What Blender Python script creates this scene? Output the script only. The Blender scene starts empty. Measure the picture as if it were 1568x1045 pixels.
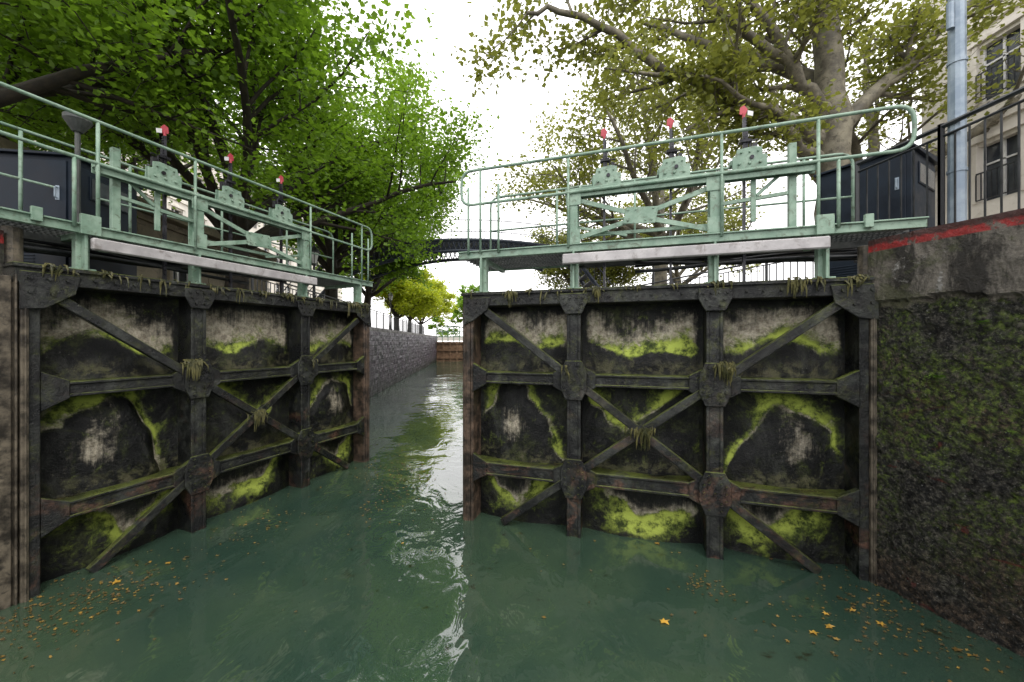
import bpy, bmesh, math, random
import numpy as np
from mathutils import Vector, noise as mn
random.seed(7); rng=np.random.default_rng(7)
sc=bpy.context.scene
sc.view_settings.view_transform='Standard'
try: sc.view_settings.look='None'
except Exception: pass
sc.view_settings.exposure=0

# ---------------------------------------------------------------- materials
def new_mat(name):
    m=bpy.data.materials.new(name); m.use_nodes=True
    nt=m.node_tree; nt.nodes.clear()
    out=nt.nodes.new('ShaderNodeOutputMaterial')
    return m,nt,out
class N:
    def __init__(s,nt):
        s.nt=nt; s.co=nt.nodes.new('ShaderNodeNewGeometry')
    def link(s,a,b): s.nt.links.new(a,b)
    def noise(s,scale,detail=6,rough=.6,dist=0,vec=None,sc3=None):
        n=s.nt.nodes.new('ShaderNodeTexNoise'); n.inputs['Scale'].default_value=scale
        n.inputs['Detail'].default_value=min(detail,5); n.inputs['Roughness'].default_value=rough
        n.inputs['Distortion'].default_value=dist
        v=vec or s.co.outputs['Position']
        if sc3:
            m=s.nt.nodes.new('ShaderNodeMapping'); m.inputs['Scale'].default_value=sc3
            s.link(v,m.inputs['Vector']); v=m.outputs['Vector']
        s.link(v,n.inputs['Vector']); return n.outputs['Fac']
    def ramp(s,fac,a,b,ca=(0,0,0,1),cb=(1,1,1,1)):
        r=s.nt.nodes.new('ShaderNodeMapRange'); r.inputs['From Min'].default_value=a; r.inputs['From Max'].default_value=b
        r.interpolation_type='SMOOTHSTEP'
        s.link(fac,r.inputs['Value']); return r.outputs['Result']
    def mix(s,fac,a,b):
        m=s.nt.nodes.new('ShaderNodeMix'); m.data_type='RGBA'
        if isinstance(fac,(int,float)): m.inputs[0].default_value=fac
        else: s.link(fac,m.inputs[0])
        for i,c in ((6,a),(7,b)):
            if isinstance(c,tuple): m.inputs[i].default_value=(*c,1) if len(c)==3 else c
            else: s.link(c,m.inputs[i])
        return m.outputs[2]
    def math(s,op,a,b=0.0):
        m=s.nt.nodes.new('ShaderNodeMath'); m.operation=op
        for i,c in ((0,a),(1,b)):
            if isinstance(c,(int,float)): m.inputs[i].default_value=c
            else: s.link(c,m.inputs[i])
        return m.outputs[0]
    def sep(s,v):
        m=s.nt.nodes.new('ShaderNodeSeparateXYZ'); s.link(v,m.inputs[0]); return m.outputs
    def attr(s,name):
        a=s.nt.nodes.new('ShaderNodeAttribute'); a.attribute_name=name; return a
    def bsdf(s,out,color,rough=.5,metal=0,bump=None,bstr=.3,bdist=.02,spec=.5,ior=None):
        p=s.nt.nodes.new('ShaderNodeBsdfPrincipled')
        if isinstance(color,tuple): p.inputs['Base Color'].default_value=(*color,1)
        else: s.link(color,p.inputs['Base Color'])
        if isinstance(rough,(int,float)): p.inputs['Roughness'].default_value=rough
        else: s.link(rough,p.inputs['Roughness'])
        p.inputs['Metallic'].default_value=metal
        p.inputs['Specular IOR Level'].default_value=spec
        if ior: p.inputs['IOR'].default_value=ior
        if bump is not None:
            b=s.nt.nodes.new('ShaderNodeBump'); b.inputs['Strength'].default_value=bstr; b.inputs['Distance'].default_value=bdist
            s.link(bump,b.inputs['Height']); s.link(b.outputs['Normal'],p.inputs['Normal'])
        s.link(p.outputs[0],out.inputs['Surface']); return p

def m_simple(name,c1,c2,scale=4,rough=.5,metal=0,bs=.2,bscale=None,dirt=None,spec=.5):
    m,nt,out=new_mat(name); n=N(nt)
    f=n.ramp(n.noise(scale,8,.65),.35,.68)
    col=n.mix(f,c1,c2)
    if dirt:
        d=n.ramp(n.noise(scale*2.7,9,.7,.5),.52,.68)
        col=n.mix(n.math('MULTIPLY',d,.8),col,dirt)
    r=n.math('ADD',n.math('MULTIPLY',f,.2),rough-.1)
    n.bsdf(out,col,r,metal,n.noise(bscale or scale*6,6,.6),bs,.01,spec)
    return m

def m_wetsteel():
    m,nt,out=new_mat('wet_steel'); n=N(nt)
    f=n.noise(3.6,9,.75,.3)
    col=n.mix(n.ramp(f,.44,.66),(.003,.004,.005),(.048,.052,.046))
    z=n.sep(n.co.outputs['Position'])[2]
    low=n.ramp(z,2.1,.4)
    rust=n.ramp(n.noise(2.3,8,.7,.6,sc3=(1,1,1.6)),.51,.63)
    rust=n.math('MULTIPLY',rust,n.math('ADD',n.math('MULTIPLY',low,.7),.04))
    col=n.mix(rust,col,n.mix(n.ramp(n.noise(20,4,.7),.35,.65),(.035,.014,.008),(.17,.09,.06)))
    nz=n.sep(n.co.outputs['Normal'])[2]
    up=n.ramp(nz,.2,.8)
    mo=n.ramp(n.noise(4.5,8,.78,.4),.50,.64)
    mossf=n.math('MAXIMUM',n.math('MULTIPLY',up,n.ramp(n.noise(5,6,.7),.34,.5)),n.math('MULTIPLY',mo,.55))
    mossc=n.mix(n.ramp(n.noise(19,5,.7),.35,.65),(.014,.022,.005),(.11,.12,.03))
    mossc=n.mix(n.math('MULTIPLY',up,.5),mossc,(.15,.19,.03))
    col=n.mix(n.math('MULTIPLY',mossf,.8),col,mossc)
    sp=n.math('MULTIPLY',n.ramp(n.noise(48,4,.8),.62,.70),n.ramp(n.noise(2.0,5,.7),.42,.60))
    col=n.mix(n.math('MULTIPLY',sp,.55),col,(.34,.34,.30))
    # broad wet (dark) drifts
    wet=n.ramp(n.noise(1.3,6,.7,.7),.42,.60)
    col=n.mix(n.math('MULTIPLY',wet,.6),col,(.004,.0045,.005))
    n.bsdf(out,col,n.math('ADD',n.math('MULTIPLY',f,.5),.08),0,n.math('ADD',n.noise(30,9,.8),n.math('MULTIPLY',n.noise(5,6),.8)),.85,.02,.4)
    return m
def m_panel():
    m,nt,out=new_mat('algae_stained_plating'); n=N(nt)
    a=n.attr('stain'); s=n.sep(a.outputs['Vector'])
    f=n.noise(2.2,9,.75,.6,sc3=(1,1,.6))
    col=n.mix(n.ramp(f,.46,.70),(.0015,.002,.0025),(.030,.032,.029))
    film=n.math('MULTIPLY',n.ramp(n.noise(1.9,8,.72,.8),.50,.66),n.ramp(n.noise(12,5,.75),.36,.62))
    col=n.mix(n.math('MULTIPLY',film,.6),col,(.055,.068,.018))
    streak=n.noise(12,7,.78,.2,sc3=(1,1,.09))
    nf=n.math('ADD',n.math('MULTIPLY',streak,.45),n.math('MULTIPLY',n.noise(4.5,8,.78,.5),.55))
    pf=n.ramp(n.math('ADD',nf,n.math('MULTIPLY',s[0],.50)),.60,.86)
    col=n.mix(pf,col,n.mix(n.ramp(n.noise(14,6,.75),.30,.66),(.14,.12,.085),(.50,.455,.36)))
    gf=n.noise(7,9,.78,.5)
    mf=n.ramp(n.math('ADD',gf,n.math('MULTIPLY',s[1],.46)),.56,.82)
    mc=n.mix(n.ramp(n.noise(10,6,.8),.36,.64),(.020,.034,.005),(.17,.215,.035))
    mc=n.mix(n.math('MULTIPLY',n.ramp(s[1],.40,.9),n.ramp(n.noise(5,5,.7),.38,.58)),mc,(.38,.46,.08))
    col=n.mix(mf,col,mc)
    col=n.mix(n.math('MULTIPLY',s[2],n.math('MULTIPLY',n.ramp(n.noise(7,5,.75,.4),.44,.62),.9)),col,n.mix(n.noise(9,4),(.05,.06,.015),(.12,.105,.075)))
    sp=n.math('MULTIPLY',n.ramp(n.noise(50,4,.8),.62,.70),n.ramp(n.noise(2.4,5,.7),.45,.6))
    col=n.mix(n.math('MULTIPLY',sp,.45),col,(.32,.32,.27))
    n.bsdf(out,col,n.math('ADD',n.math('MULTIPLY',mf,.35),.32),0,n.math('ADD',n.noise(34,9,.8),n.noise(6,6)),.8,.022,.3)
    return m
def m_leaf(name,ca,cb,trans=.45):
    m,nt,out=new_mat(name); n=N(nt)
    a=n.attr('tint')
    col=n.mix(a.outputs['Fac'],ca,cb)
    p=nt.nodes.new('ShaderNodeBsdfPrincipled'); n.link(col,p.inputs['Base Color']); p.inputs['Roughness'].default_value=.5
    t=nt.nodes.new('ShaderNodeBsdfTranslucent')
    g=n.mix(.5,col,tuple(min(1,x*1.7) for x in cb)); n.link(g,t.inputs['Color'])
    mx=nt.nodes.new('ShaderNodeMixShader'); mx.inputs[0].default_value=trans
    n.link(p.outputs[0],mx.inputs[1]); n.link(t.outputs[0],mx.inputs[2]); n.link(mx.outputs[0],out.inputs['Surface'])
    return m
def m_wall(near=True):
    m,nt,out=new_mat('lock_wall_stone' if near else 'quay_masonry'); n=N(nt)
    z=n.sep(n.co.outputs['Position'])[2]
    f=n.noise(3,9,.7,.3)
    if near:
        rock=n.noise(24,8,.85,.2)
        col=n.mix(n.ramp(rock,.45,.68),(.003,.003,.003),(.15,.14,.115))
        br=n.ramp(n.noise(1.5,6,.6),.47,.62)
        col=n.mix(n.math('MULTIPLY',br,.55),col,n.mix(n.ramp(rock,.44,.65),(.010,.007,.004),(.15,.085,.045)))
        gr=n.math('MULTIPLY',n.ramp(n.noise(1.5,8,.7,.6),.38,.54),n.ramp(n.noise(19,8,.85),.44,.58))
        gr=n.math('MULTIPLY',gr,n.ramp(z,.1,1.3))
        col=n.mix(n.math('MULTIPLY',gr,.9),col,n.mix(n.ramp(n.noise(30,4),.35,.65),(.02,.04,.006),(.19,.26,.045)))
        sp=n.ramp(n.noise(55,3,.75),.63,.68)
        col=n.mix(n.math('MULTIPLY',sp,.6),col,(.38,.38,.36))
        rd=n.math('MULTIPLY',n.ramp(n.noise(1.9,5,.6,1.,sc3=(1,1,3)),.64,.67),n.ramp(z,2.2,1.2))
        col=n.mix(n.math('MULTIPLY',rd,.7),col,(.11,.02,.015))
        edge=n.math('ADD',z,n.math('MULTIPLY',n.noise(3.2,5,.7),.40))
        cf=n.ramp(edge,2.92,2.96)
        cc=n.mix(n.ramp(n.noise(5,9,.78,.3,sc3=(1,1,.35)),.40,.64),(.026,.022,.017),(.24,.215,.18))
        cc=n.mix(n.ramp(n.noise(4,7,.75),.60,.70),cc,(.38,.37,.35))
        cc=n.mix(n.math('MULTIPLY',n.ramp(n.noise(2.2,7,.7,.5),.5,.6),.6),cc,(.09,.10,.04))
        col=n.mix(cf,col,cc)
        redb=n.math('MULTIPLY',n.ramp(z,3.275,3.29),n.ramp(n.noise(7,7,.75),.40,.50))
        col=n.mix(n.math('MULTIPLY',redb,.92),col,(.42,.02,.02))
        topd=n.math('MULTIPLY',n.ramp(n.math('ADD',z,n.math('MULTIPLY',n.noise(12,5,.7),.10)),3.38,3.41),.9)
        col=n.mix(topd,col,(.045,.025,.02))
        h=n.math('ADD',n.math('MULTIPLY',rock,1.4),n.noise(60,6,.7))
        p=n.bsdf(out,col,n.math('ADD',n.math('MULTIPLY',f,.5),.10),0,h,1.0,.035,.5)
    else:
        uv=nt.nodes.new('ShaderNodeUVMap')
        b=nt.nodes.new('ShaderNodeTexBrick'); n.link(uv.outputs[0],b.inputs['Vector'])
        b.inputs['Scale'].default_value=1; b.inputs['Brick Width'].default_value=.45; b.inputs['Row Height'].default_value=.22
        b.inputs['Mortar Size'].default_value=.018; b.inputs['Mortar Smooth'].default_value=.4
        b.inputs['Color1'].default_value=(.085,.065,.085,1); b.inputs['Color2'].default_value=(.024,.020,.030,1); b.inputs['Mortar'].default_value=(.012,.010,.010,1)
        col=n.mix(n.ramp(n.noise(6,8,.75),.42,.66),b.outputs['Color'],(.09,.07,.08))
        col=n.mix(n.math('MULTIPLY',n.ramp(n.noise(1.4,8,.7),.48,.62),.7),col,(.018,.022,.014))
        lowg=n.ramp(n.math('ADD',z,n.noise(4,5)),1.3,.5)
        col=n.mix(n.math('MULTIPLY',lowg,.75),col,(.012,.017,.008))
        capf=n.ramp(z,2.82,2.85)
        col=n.mix(n.math('MULTIPLY',capf,.7),col,(.13,.12,.10))
        h=n.math('ADD',n.math('MULTIPLY',b.outputs['Fac'],-.8),n.noise(11,8,.75))
        n.bsdf(out,col,.45,0,h,.9,.05,.35)
    return m
def m_water():
    m,nt,out=new_mat('canal_water'); n=N(nt)
    a=n.ramp(n.noise(.35,5,.6,.6),.35,.7)
    col=n.mix(a,(.024,.050,.036),(.050,.082,.046))
    cl=n.ramp(n.noise(1.3,7,.7,1.5),.56,.74)
    col=n.mix(n.math('MULTIPLY',cl,.28),col,(.10,.14,.095))
    dk=n.ramp(n.noise(3.3,6,.7,.3),.63,.68)
    col=n.mix(n.math('MULTIPLY',dk,.85),col,(.016,.018,.008))
    h=n.math('ADD',n.math('MULTIPLY',n.noise(1.5,2,.5,1.4,sc3=(1,.8,1)),.85),n.math('MULTIPLY',n.noise(5.5,2,.5,1.6,sc3=(1,.6,1)),.17))
    mod=n.ramp(n.noise(.45,3,.5),.40,.62)
    h=n.math('MULTIPLY',h,n.math('ADD',n.math('MULTIPLY',mod,.6),.25))
    n.bsdf(out,col,.01,0,h,.5,.085,.5,ior=2.1)
    return m
M={}
M['steel']=m_wetsteel(); M['panel']=m_panel()
M['green']=m_simple('pale_green_paint',(.155,.25,.185),(.27,.375,.295),5,.5,0,.15,30,dirt=(.09,.11,.075))
M['deck']=m_simple('dark_grating',(.03,.035,.035),(.08,.085,.08),6,.55)
M['alu']=m_simple('grey_fender_paint',(.32,.305,.31),(.48,.46,.465),3,.45,0,.1,20,dirt=(.20,.18,.17))
M['black']=m_simple('black_iron',(.010,.012,.015),(.030,.033,.038),6,.4)
M['navy']=m_simple('dark_cabinet_paint',(.005,.009,.017),(.012,.020,.032),3,.5,0,.05,spec=.2)
M['rod']=m_simple('greased_steel',(.015,.015,.02),(.05,.05,.06),9,.35,.4)
M['red']=m_simple('red_marker',(.36,.03,.05),(.48,.07,.09),5,.5)
M['white']=m_simple('white_marker',(.6,.6,.6),(.75,.75,.75),5,.5)
M['galv']=m_simple('galvanised_steel',(.18,.23,.29),(.30,.36,.42),5,.45,.3,.15)
M['heel']=m_simple('weathered_post',(.022,.018,.014),(.15,.125,.09),7,.55,0,.5,22,dirt=(.012,.011,.009))
M['rusty']=m_simple('rusty_post',(.020,.016,.013),(.12,.080,.055),6,.5,0,.6,22,dirt=(.010,.011,.009))
M['weed']=m_simple('hanging_weed',(.03,.033,.010),(.12,.11,.035),9,.6)
M['fern']=m_simple('fern_green',(.10,.20,.02),(.22,.38,.05),9,.6)
M['stone']=m_simple('limestone_blocks',(.20,.17,.125),(.34,.295,.22),1.3,.75,0,.4,14,dirt=(.10,.085,.06))
M['facade']=m_simple('haussmann_facade',(.60,.56,.50),(.72,.68,.62),.8,.75,0,.2,9,dirt=(.48,.44,.38))
M['zinc']=m_simple('zinc_roof',(.14,.16,.19),(.22,.24,.27),2,.5)
M['glass']=m_simple('window_glass',(.03,.035,.045),(.07,.08,.09),1,.15)
M['bark']=m_simple('dark_bark',(.014,.011,.008),(.045,.036,.026),9,.8,0,.7,25)
M['plane_bark']=m_simple('mottled_plane_bark',(.075,.066,.048),(.23,.21,.155),3.2,.75,0,.5,18,dirt=(.045,.038,.025))
M['leafA']=m_leaf('maple_leaf',(.040,.095,.007),(.20,.34,.022),.5)
M['leafY']=m_leaf('yellow_green_leaf',(.16,.24,.012),(.46,.50,.03),.5)
M['leafP']=m_leaf('plane_leaf',(.055,.080,.012),(.25,.265,.045),.45)
M['ground']=m_simple('quay_gravel',(.14,.125,.10),(.25,.23,.19),2,.85,0,.4,20)
M['wall']=m_wall(True); M['quay']=m_wall(False); M['water']=m_water()
M['iron_blue']=m_simple('bridge_iron',(.025,.032,.055),(.05,.062,.09),4,.5)
M['brownw']=m_simple('brown_gate_timber',(.10,.055,.03),(.20,.12,.07),3,.6)
M['fleaf']=m_leaf('fallen_leaf',(.07,.045,.015),(.62,.36,.05),.1)

# ---------------------------------------------------------------- mesh builder
def fillet(pts,r,n=5,closed=False):
    out=[];L=len(pts); P=[Vector(p) for p in pts]
    for i,p in enumerate(P):
        if not closed and i in (0,L-1): out.append(p); continue
        a=P[(i-1)%L]; b=P[(i+1)%L]
        da=(a-p); db=(b-p); rr=min(r,da.length*.49,db.length*.49)
        s=p+da.normalized()*rr; e=p+db.normalized()*rr
        for k in range(n+1):
            t=k/n; out.append((1-t)**2*s+2*t*(1-t)*p+t*t*e)
    if closed: out.append(out[0].copy())
    return out
class MB:
    def __init__(s,T=None): s.v=[];s.f=[];s.T=T or (lambda p:p)
    def add(s,vs,fs):
        o=len(s.v); s.v+= [tuple(s.T(v)) for v in vs]; s.f+=[tuple(i+o for i in f) for f in fs]
    def box(s,u0,u1,n0,n1,z0,z1):
        s.add([(u0,n0,z0),(u1,n0,z0),(u1,n1,z0),(u0,n1,z0),(u0,n0,z1),(u1,n0,z1),(u1,n1,z1),(u0,n1,z1)],
              [(0,3,2,1),(4,5,6,7),(0,1,5,4),(1,2,6,5),(2,3,7,6),(3,0,4,7)])
    def prism(s,poly,n0,n1):
        k=len(poly)
        s.add([(u,n0,z) for u,z in poly]+[(u,n1,z) for u,z in poly],
              [tuple(range(k)),tuple(range(2*k-1,k-1,-1))]+[(i,(i+1)%k,(i+1)%k+k,i+k) for i in range(k)])
    def bar(s,p,q,w,n0,n1):
        d=Vector((q[0]-p[0],q[1]-p[1])).normalized(); a=Vector((-d.y,d.x))*w/2
        s.prism([(p[0]+a.x,p[1]+a.y),(q[0]+a.x,q[1]+a.y),(q[0]-a.x,q[1]-a.y),(p[0]-a.x,p[1]-a.y)],n0,n1)
    def tube(s,pts,r,seg=8,caps=True):
        P=[Vector(s.T(tuple(p))) for p in pts]
        R=r if isinstance(r,(list,tuple)) else [r]*len(P)
        t0=(P[1]-P[0]).normalized()
        ref=Vector((0,0,1)) if abs(t0.z)<.9 else Vector((1,0,0))
        x=t0.cross(ref).normalized(); o=len(s.v)
        for i,p in enumerate(P):
            if i==0: t=t0
            elif i==len(P)-1: t=(P[i]-P[i-1])
            else: t=(P[i+1]-P[i-1])
            if t.length<1e-7: t=t0
            t=t.normalized(); x=(x-t*x.dot(t))
            x=x.normalized() if x.length>1e-6 else t.orthogonal().normalized()
            y=t.cross(x)
            for k in range(seg):
                a=2*math.pi*k/seg; q=p+(x*math.cos(a)+y*math.sin(a))*R[i]; s.v.append(tuple(q))
        for i in range(len(P)-1):
            for k in range(seg):
                a=o+i*seg+k; b=o+i*seg+(k+1)%seg
                s.f.append((a,b,b+seg,a+seg))
        if caps:
            s.f.append(tuple(o+k for k in range(seg))[::-1]); e=o+(len(P)-1)*seg; s.f.append(tuple(e+k for k in range(seg)))
    def obj(s,name,mat,parent=None,bevel=0,smooth=False,recalc=True):
        me=bpy.data.meshes.new(name); me.from_pydata(s.v,[],s.f); me.update()
        if recalc:
            bm=bmesh.new(); bm.from_mesh(me); bmesh.ops.recalc_face_normals(bm,faces=bm.faces); bm.to_mesh(me); bm.free()
        ob=bpy.data.objects.new(name,me); sc.collection.objects.link(ob)
        me.materials.append(mat)
        if parent: ob.parent=parent
        if smooth: me.shade_smooth()
        if bevel:
            b=ob.modifiers.new('bevel','BEVEL'); b.width=bevel; b.segments=1; b.limit_method='ANGLE'
        return ob
def empty(name,loc=(0,0,0)):
    e=bpy.data.objects.new(name,None); sc.collection.objects.link(e); e.empty_display_size=.3; return e

# ---------------------------------------------------------------- lock gates
W=4.44
def sm(x,a,b):
    t=max(0,min(1,(x-a)/(b-a))); return t*t*(3-2*t)
def asym(d,wa,wb):
    return math.exp(-(d/wa)**2) if d<0 else math.exp(-d/wb)
def gate(O,d,Nn,ztop,seed,left):
    rnd=random.Random(seed)
    root=empty('lock_gate')
    T=lambda p:(O[0]+p[0]*d[0]+p[1]*Nn[0], O[1]+p[0]*d[1]+p[1]*Nn[1], p[2])
    U1,U2=1.48,3.03; Z1,Z2=.72,1.92
    b=MB(T)
    for z,h in ((Z1,.085),(Z2,.075)):
        b.box(.14,4.34,-.30,0,z-h,z+h)
        b.box(.14,4.34,0.0,.018,z-h-.0,z-h+.03); b.box(.14,4.34,0.0,.018,z+h-.03,z+h)
    b.box(.0,4.5,-.34,.03,ztop-.17,ztop)
    b.box(-.02,4.52,-.36,.05,ztop-.03,ztop+.012)
    for u in (U1,U2):
        b.box(u-.07,u+.07,-.29,.02,-.6,ztop-.17)
        b.box(u-.085,u-.05,.02,.034,-.6,ztop-.3); b.box(u+.05,u+.085,.02,.034,-.6,ztop-.3)
    for z in (Z1,Z2):
        for u,sg in ((.14,1),(4.34,-1),(U1-.07,-1),(U1+.07,1),(U2-.07,-1),(U2+.07,1)):
            b.prism([(u,z-.19),(u+sg*.19,z-.088),(u+sg*.19,z+.088),(u,z+.19)],-.05,.021)
    s=-.755
    b.bar((.30,Z2-s*(1.18)),(4.0,Z2+s*(4.0-1.48)),.095,-.045,.024)
    b.bar((4.22,Z2+.755*1.18),(.55,Z2-.755*(U2-.55)),.095,-.04,.028)
    for u in (U1,U2):
        for z in (Z1,Z2):
            b.prism([(u-.16,z-.10),(u-.10,z-.24),(u+.10,z-.24),(u+.16,z-.10),(u+.16,z+.10),(u+.10,z+.24),(u-.10,z+.24),(u-.16,z+.10)],.035,.058)
        b.prism([(u-.17,ztop-.05),(u-.17,ztop-.16),(u-.10,ztop-.30),(u+.10,ztop-.30),(u+.17,ztop-.16),(u+.17,ztop-.05)],.051,.070)
    b.prism([(0.02,ztop-.06),(.02,ztop-.42),(.16,ztop-.36),(.36,ztop-.22),(.40,ztop-.06)],.031,.052)
    b.prism([(4.48,ztop-.06),(4.48,ztop-.42),(4.32,ztop-.40),(4.12,ztop-.25),(4.08,ztop-.06)],.031,.052)
    uc=(U1+U2)/2; zc=(Z1+Z2)/2
    b.prism([(uc-.14,zc),(uc,zc-.12),(uc+.14,zc),(uc,zc+.12)],.029,.045)
    b.box(4.34,4.42,-.34,.01,-.6,ztop-.17)
    b.obj('steel_frame',M['steel'],root,bevel=.008)
    b=MB(T)
    def bolt(u,z,n): b.tube([(u,n,z),(u,n+.02,z)],.016,6)
    for u in (U1,U2):
        for z in (Z1,Z2):
            for du,dz in ((-.11,-.08),(.11,-.08),(-.11,.08),(.11,.08),(-.06,-.19),(.06,-.19),(-.06,.19),(.06,.19),(0,0),(-.06,.11),(.06,.11),(-.06,-.11),(.06,-.11),(-.11,0),(.11,0)): bolt(u+du,z+dz,.058)
        for du,dz in ((-.12,-.10),(.12,-.10),(-.04,-.10),(.04,-.10),(-.05,-.24),(.05,-.24),(-.09,-.17),(.09,-.17)): bolt(u+du,ztop+dz,.070)
    for u,z in ((.07,-.12),(.07,-.25),(.07,-.36),(.2,-.12),(.32,-.12),(.2,-.24),(4.42,-.12),(4.42,-.25),(4.3,-.12),(4.18,-.12),(4.28,-.26)): bolt(u,ztop+z,.052)
    u=.3
    while u<4.2:
        bolt(u,ztop-.09,.03); u+=.16
    b.obj('bolts',M['steel'],root)
    b=MB(T); b.box(0,.10,-.34,.02,-.6,ztop-.17); b.box(.10,.14,-.30,.005,-.6,ztop-.17)
    b.box(-.035,0,-.22,-.04,-.6,ztop-.1); b.box(.03,.045,.02,.035,-.6,ztop-.42)
    b.obj('mitre_post',M['rusty'],root,bevel=.01)
    b=MB(T); b.box(4.42,4.47,-.30,.04,-.6,ztop-.17); b.box(4.435,4.45,.04,.055,-.6,ztop-.4)
    b.tube([(4.50,-.12,-.6),(4.50,-.12,ztop-.17)],.11,14)
    b.tube([(4.47,-.15,ztop),(4.47,-.15,ztop+.35)],.07,12)
    if left:
        b.box(4.485,4.50,-.02,.035,-.6,ztop-.10); b.box(4.515,4.60,-.04,.015,-.6,ztop-.12)
    b.obj('heel_post',M['heel'],root,bevel=.006)
    # plating
    V=[];F=[];A=[]
    cols=[(.14,U1-.07),(U1+.07,U2-.07),(U2+.07,4.34)]
    rows=[(-.55,Z1-.085),(Z1+.085,Z2-.075),(Z2+.075,ztop-.17)]
    for ci,(u0,u1) in enumerate(cols):
        for ri,(z0,z1) in enumerate(rows):
            nx,nz=60,48; o=len(V); k=rnd.uniform(0,50); c0=.5+rnd.uniform(-.12,.12); hk=rnd.uniform(-.06,.06); sk_=rnd.uniform(-.25,.25); am=rnd.uniform(.9,1.2)
            for j in range(nz+1):
                for i in range(nx+1):
                    a0=i/nx; b0=j/nz; u=u0+a0*(u1-u0); z=z0+b0*(z1-z0)
                    nn=mn.noise(Vector((u*2.2+k,z*2.2,k))); n2=mn.noise(Vector((u*6+k,z*6,3+k))); n3=mn.noise(Vector((u*2.6,z*2.6,k+9)))
                    n4=mn.noise(Vector((u*1.5,z*1.5,k+20)))
                    a=a0+.10*n3+.04*n2; bb=b0+.12*nn+.06*n2
                    edge=sm(a0,0,.10)*sm(1-a0,0,.10); silt=0
                    env=math.sin(math.pi*a0)
                    if ri==2:
                        h=.42+hk+.06*math.sin(a*8+k)-.25*sk_*(a-.5)-.10*abs(a-.5)
                        dd=bb-h
                        moss=asym(dd,.06,.15)*edge*(.85+1.0*max(-.5,n3))
                        pale=asym(dd-.12,.14,.32)*edge*(1-sm(b0,.86,1.0))*am*(.95+.6*n4)
                        silt=1-sm(b0,.08,.26)
                        bul=.10*env*(1-sm(b0,h-.3,h+.3))
                    elif ri==1:
                        if ci==1: h=.50+1.6*abs(a-c0)**1.4; dd=bb-h
                        else: h=.90+hk-3.2*(a-c0)**2+sk_*(a-.5)*.5; dd=bb-h
                        side=min(1,.50+2.2*abs(a-c0))
                        pale=asym(dd,.03,.10)*edge*side*am*(.95+.8*n4)+ .55*math.exp(-((a-c0)/.14)**2)*math.exp(-((b0-.45)/.26)**2)*(ci!=1)
                        moss=asym(dd-.04,.06,.18)*edge*side*(1.0+1.0*n3)+.25*max(0,n4)
                        silt=1-sm(b0,.05,.22)
                        bul=.12*sm(-dd,-.15,.25)*env
                    else:
                        h=.62+1.7*(a-c0)**2 if ci==1 else .62+.9*abs(a-.4)
                        dd=bb-h
                        pale=asym(dd-.02,.04,.10)*edge*am
                        moss=asym(-dd,.07,.13)*edge*(1.0+1.0*n3)
                        bul=.10*sm(-dd,-.1,.15)*env
                    V.append(T((u,-.27+bul+.020*nn+.007*n2,z)))
                    A.append((max(0,min(1,pale)),max(0,min(1,moss)),silt,1))
            for j in range(nz):
                for i in range(nx):
                    a=o+j*(nx+1)+i; F.append((a,a+1,a+nx+2,a+nx+1))
    me=bpy.data.meshes.new('plating'); me.from_pydata([tuple(v) for v in V],[],F); me.update()
    at=me.attributes.new('stain','FLOAT_COLOR','POINT'); at.data.foreach_set('color',np.array(A,dtype=np.float32).ravel())
    me.materials.append(M['panel']); me.shade_smooth()
    ob=bpy.data.objects.new('plating',me); sc.collection.objects.link(ob); ob.parent=root
    b=MB(T); b.box(.05,4.4,-.36,-.34,-.6,ztop-.05); b.obj('back_plate',M['steel'],root)
    # hanging weeds
    b=MB(T)
    spots=[(U2+.10,Z2+.22,.09,44,.26,.05),(uc+.03,zc+.05,.06,34,.30,.06),(U1-.1,Z2+.16,.08,5,.15,.03)]
    for k in range(24):
        c=rnd.uniform(.1,4.4); spots.append((c,ztop,.06,rnd.choice([2,3,3,5,9,18]),rnd.uniform(.06,.32),rnd.uniform(.02,.07)))
    for (u,z,n,cnt,L,sp) in spots:
        for k in range(cnt):
            uu=u+rnd.gauss(0,sp); nn=n+rnd.uniform(-.02,.02); l=L*rnd.uniform(.2,1)*math.exp(-abs(uu-u)/sp*.3); dx=rnd.gauss(0,.025)
            zz=z+rnd.uniform(-.03,.03)
            b.tube([(uu,nn-.05,zz+.012),(uu+dx*.3,nn,zz),(uu+dx*.9,nn+.012,zz-l*.5),(uu+dx,nn+.005,zz-l)],[.006,.010,.008,.002],4)
    b.obj('hanging_algae',M['weed'],root)
    # ---------------- catwalk
    zd=3.54
    b=MB(T)
    b.box(-.05,4.85,-.01,.05,zd-.05,zd+.045); b.box(-.05,4.85,.05,.075,zd+.03,zd+.045)
    b.box(-.05,4.85,-.92,-.87,zd-.05,zd+.045)
    for u in (.27,U1,U2,4.05):
        b.box(u-.05,u+.05,-.10,-.015,ztop+.01,zd-.05); b.box(u-.012,u+.012,-.015,.06,ztop+.01,zd-.05)
        b.box(u-.09,u+.09,-.14,.02,ztop+.012,ztop+.03)
        b.box(u-.03,u+.03,-.87,-.1,zd-.09,zd-.03)
    for u in (U1,U2):
        b.box(u-.05,u+.05,-.10,-.085,zd-.05,4.22); b.box(u-.05,u+.05,.035,.05,zd+.046,4.17); b.box(u-.01,u+.01,-.085,.035,zd,4.20)
        b.box(u-.09,u+.09,.051,.06,4.05,4.24); b.box(u-.08,u+.08,.051,.06,zd+.05,zd+.22)
    b.box(U1-.1,3.98,-.04,.035,4.205,4.225); b.box(U1-.1,3.98,.035,.05,4.15,4.26); b.box(U1-.1,3.98,-.04,-.03,4.15,4.26)
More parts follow.
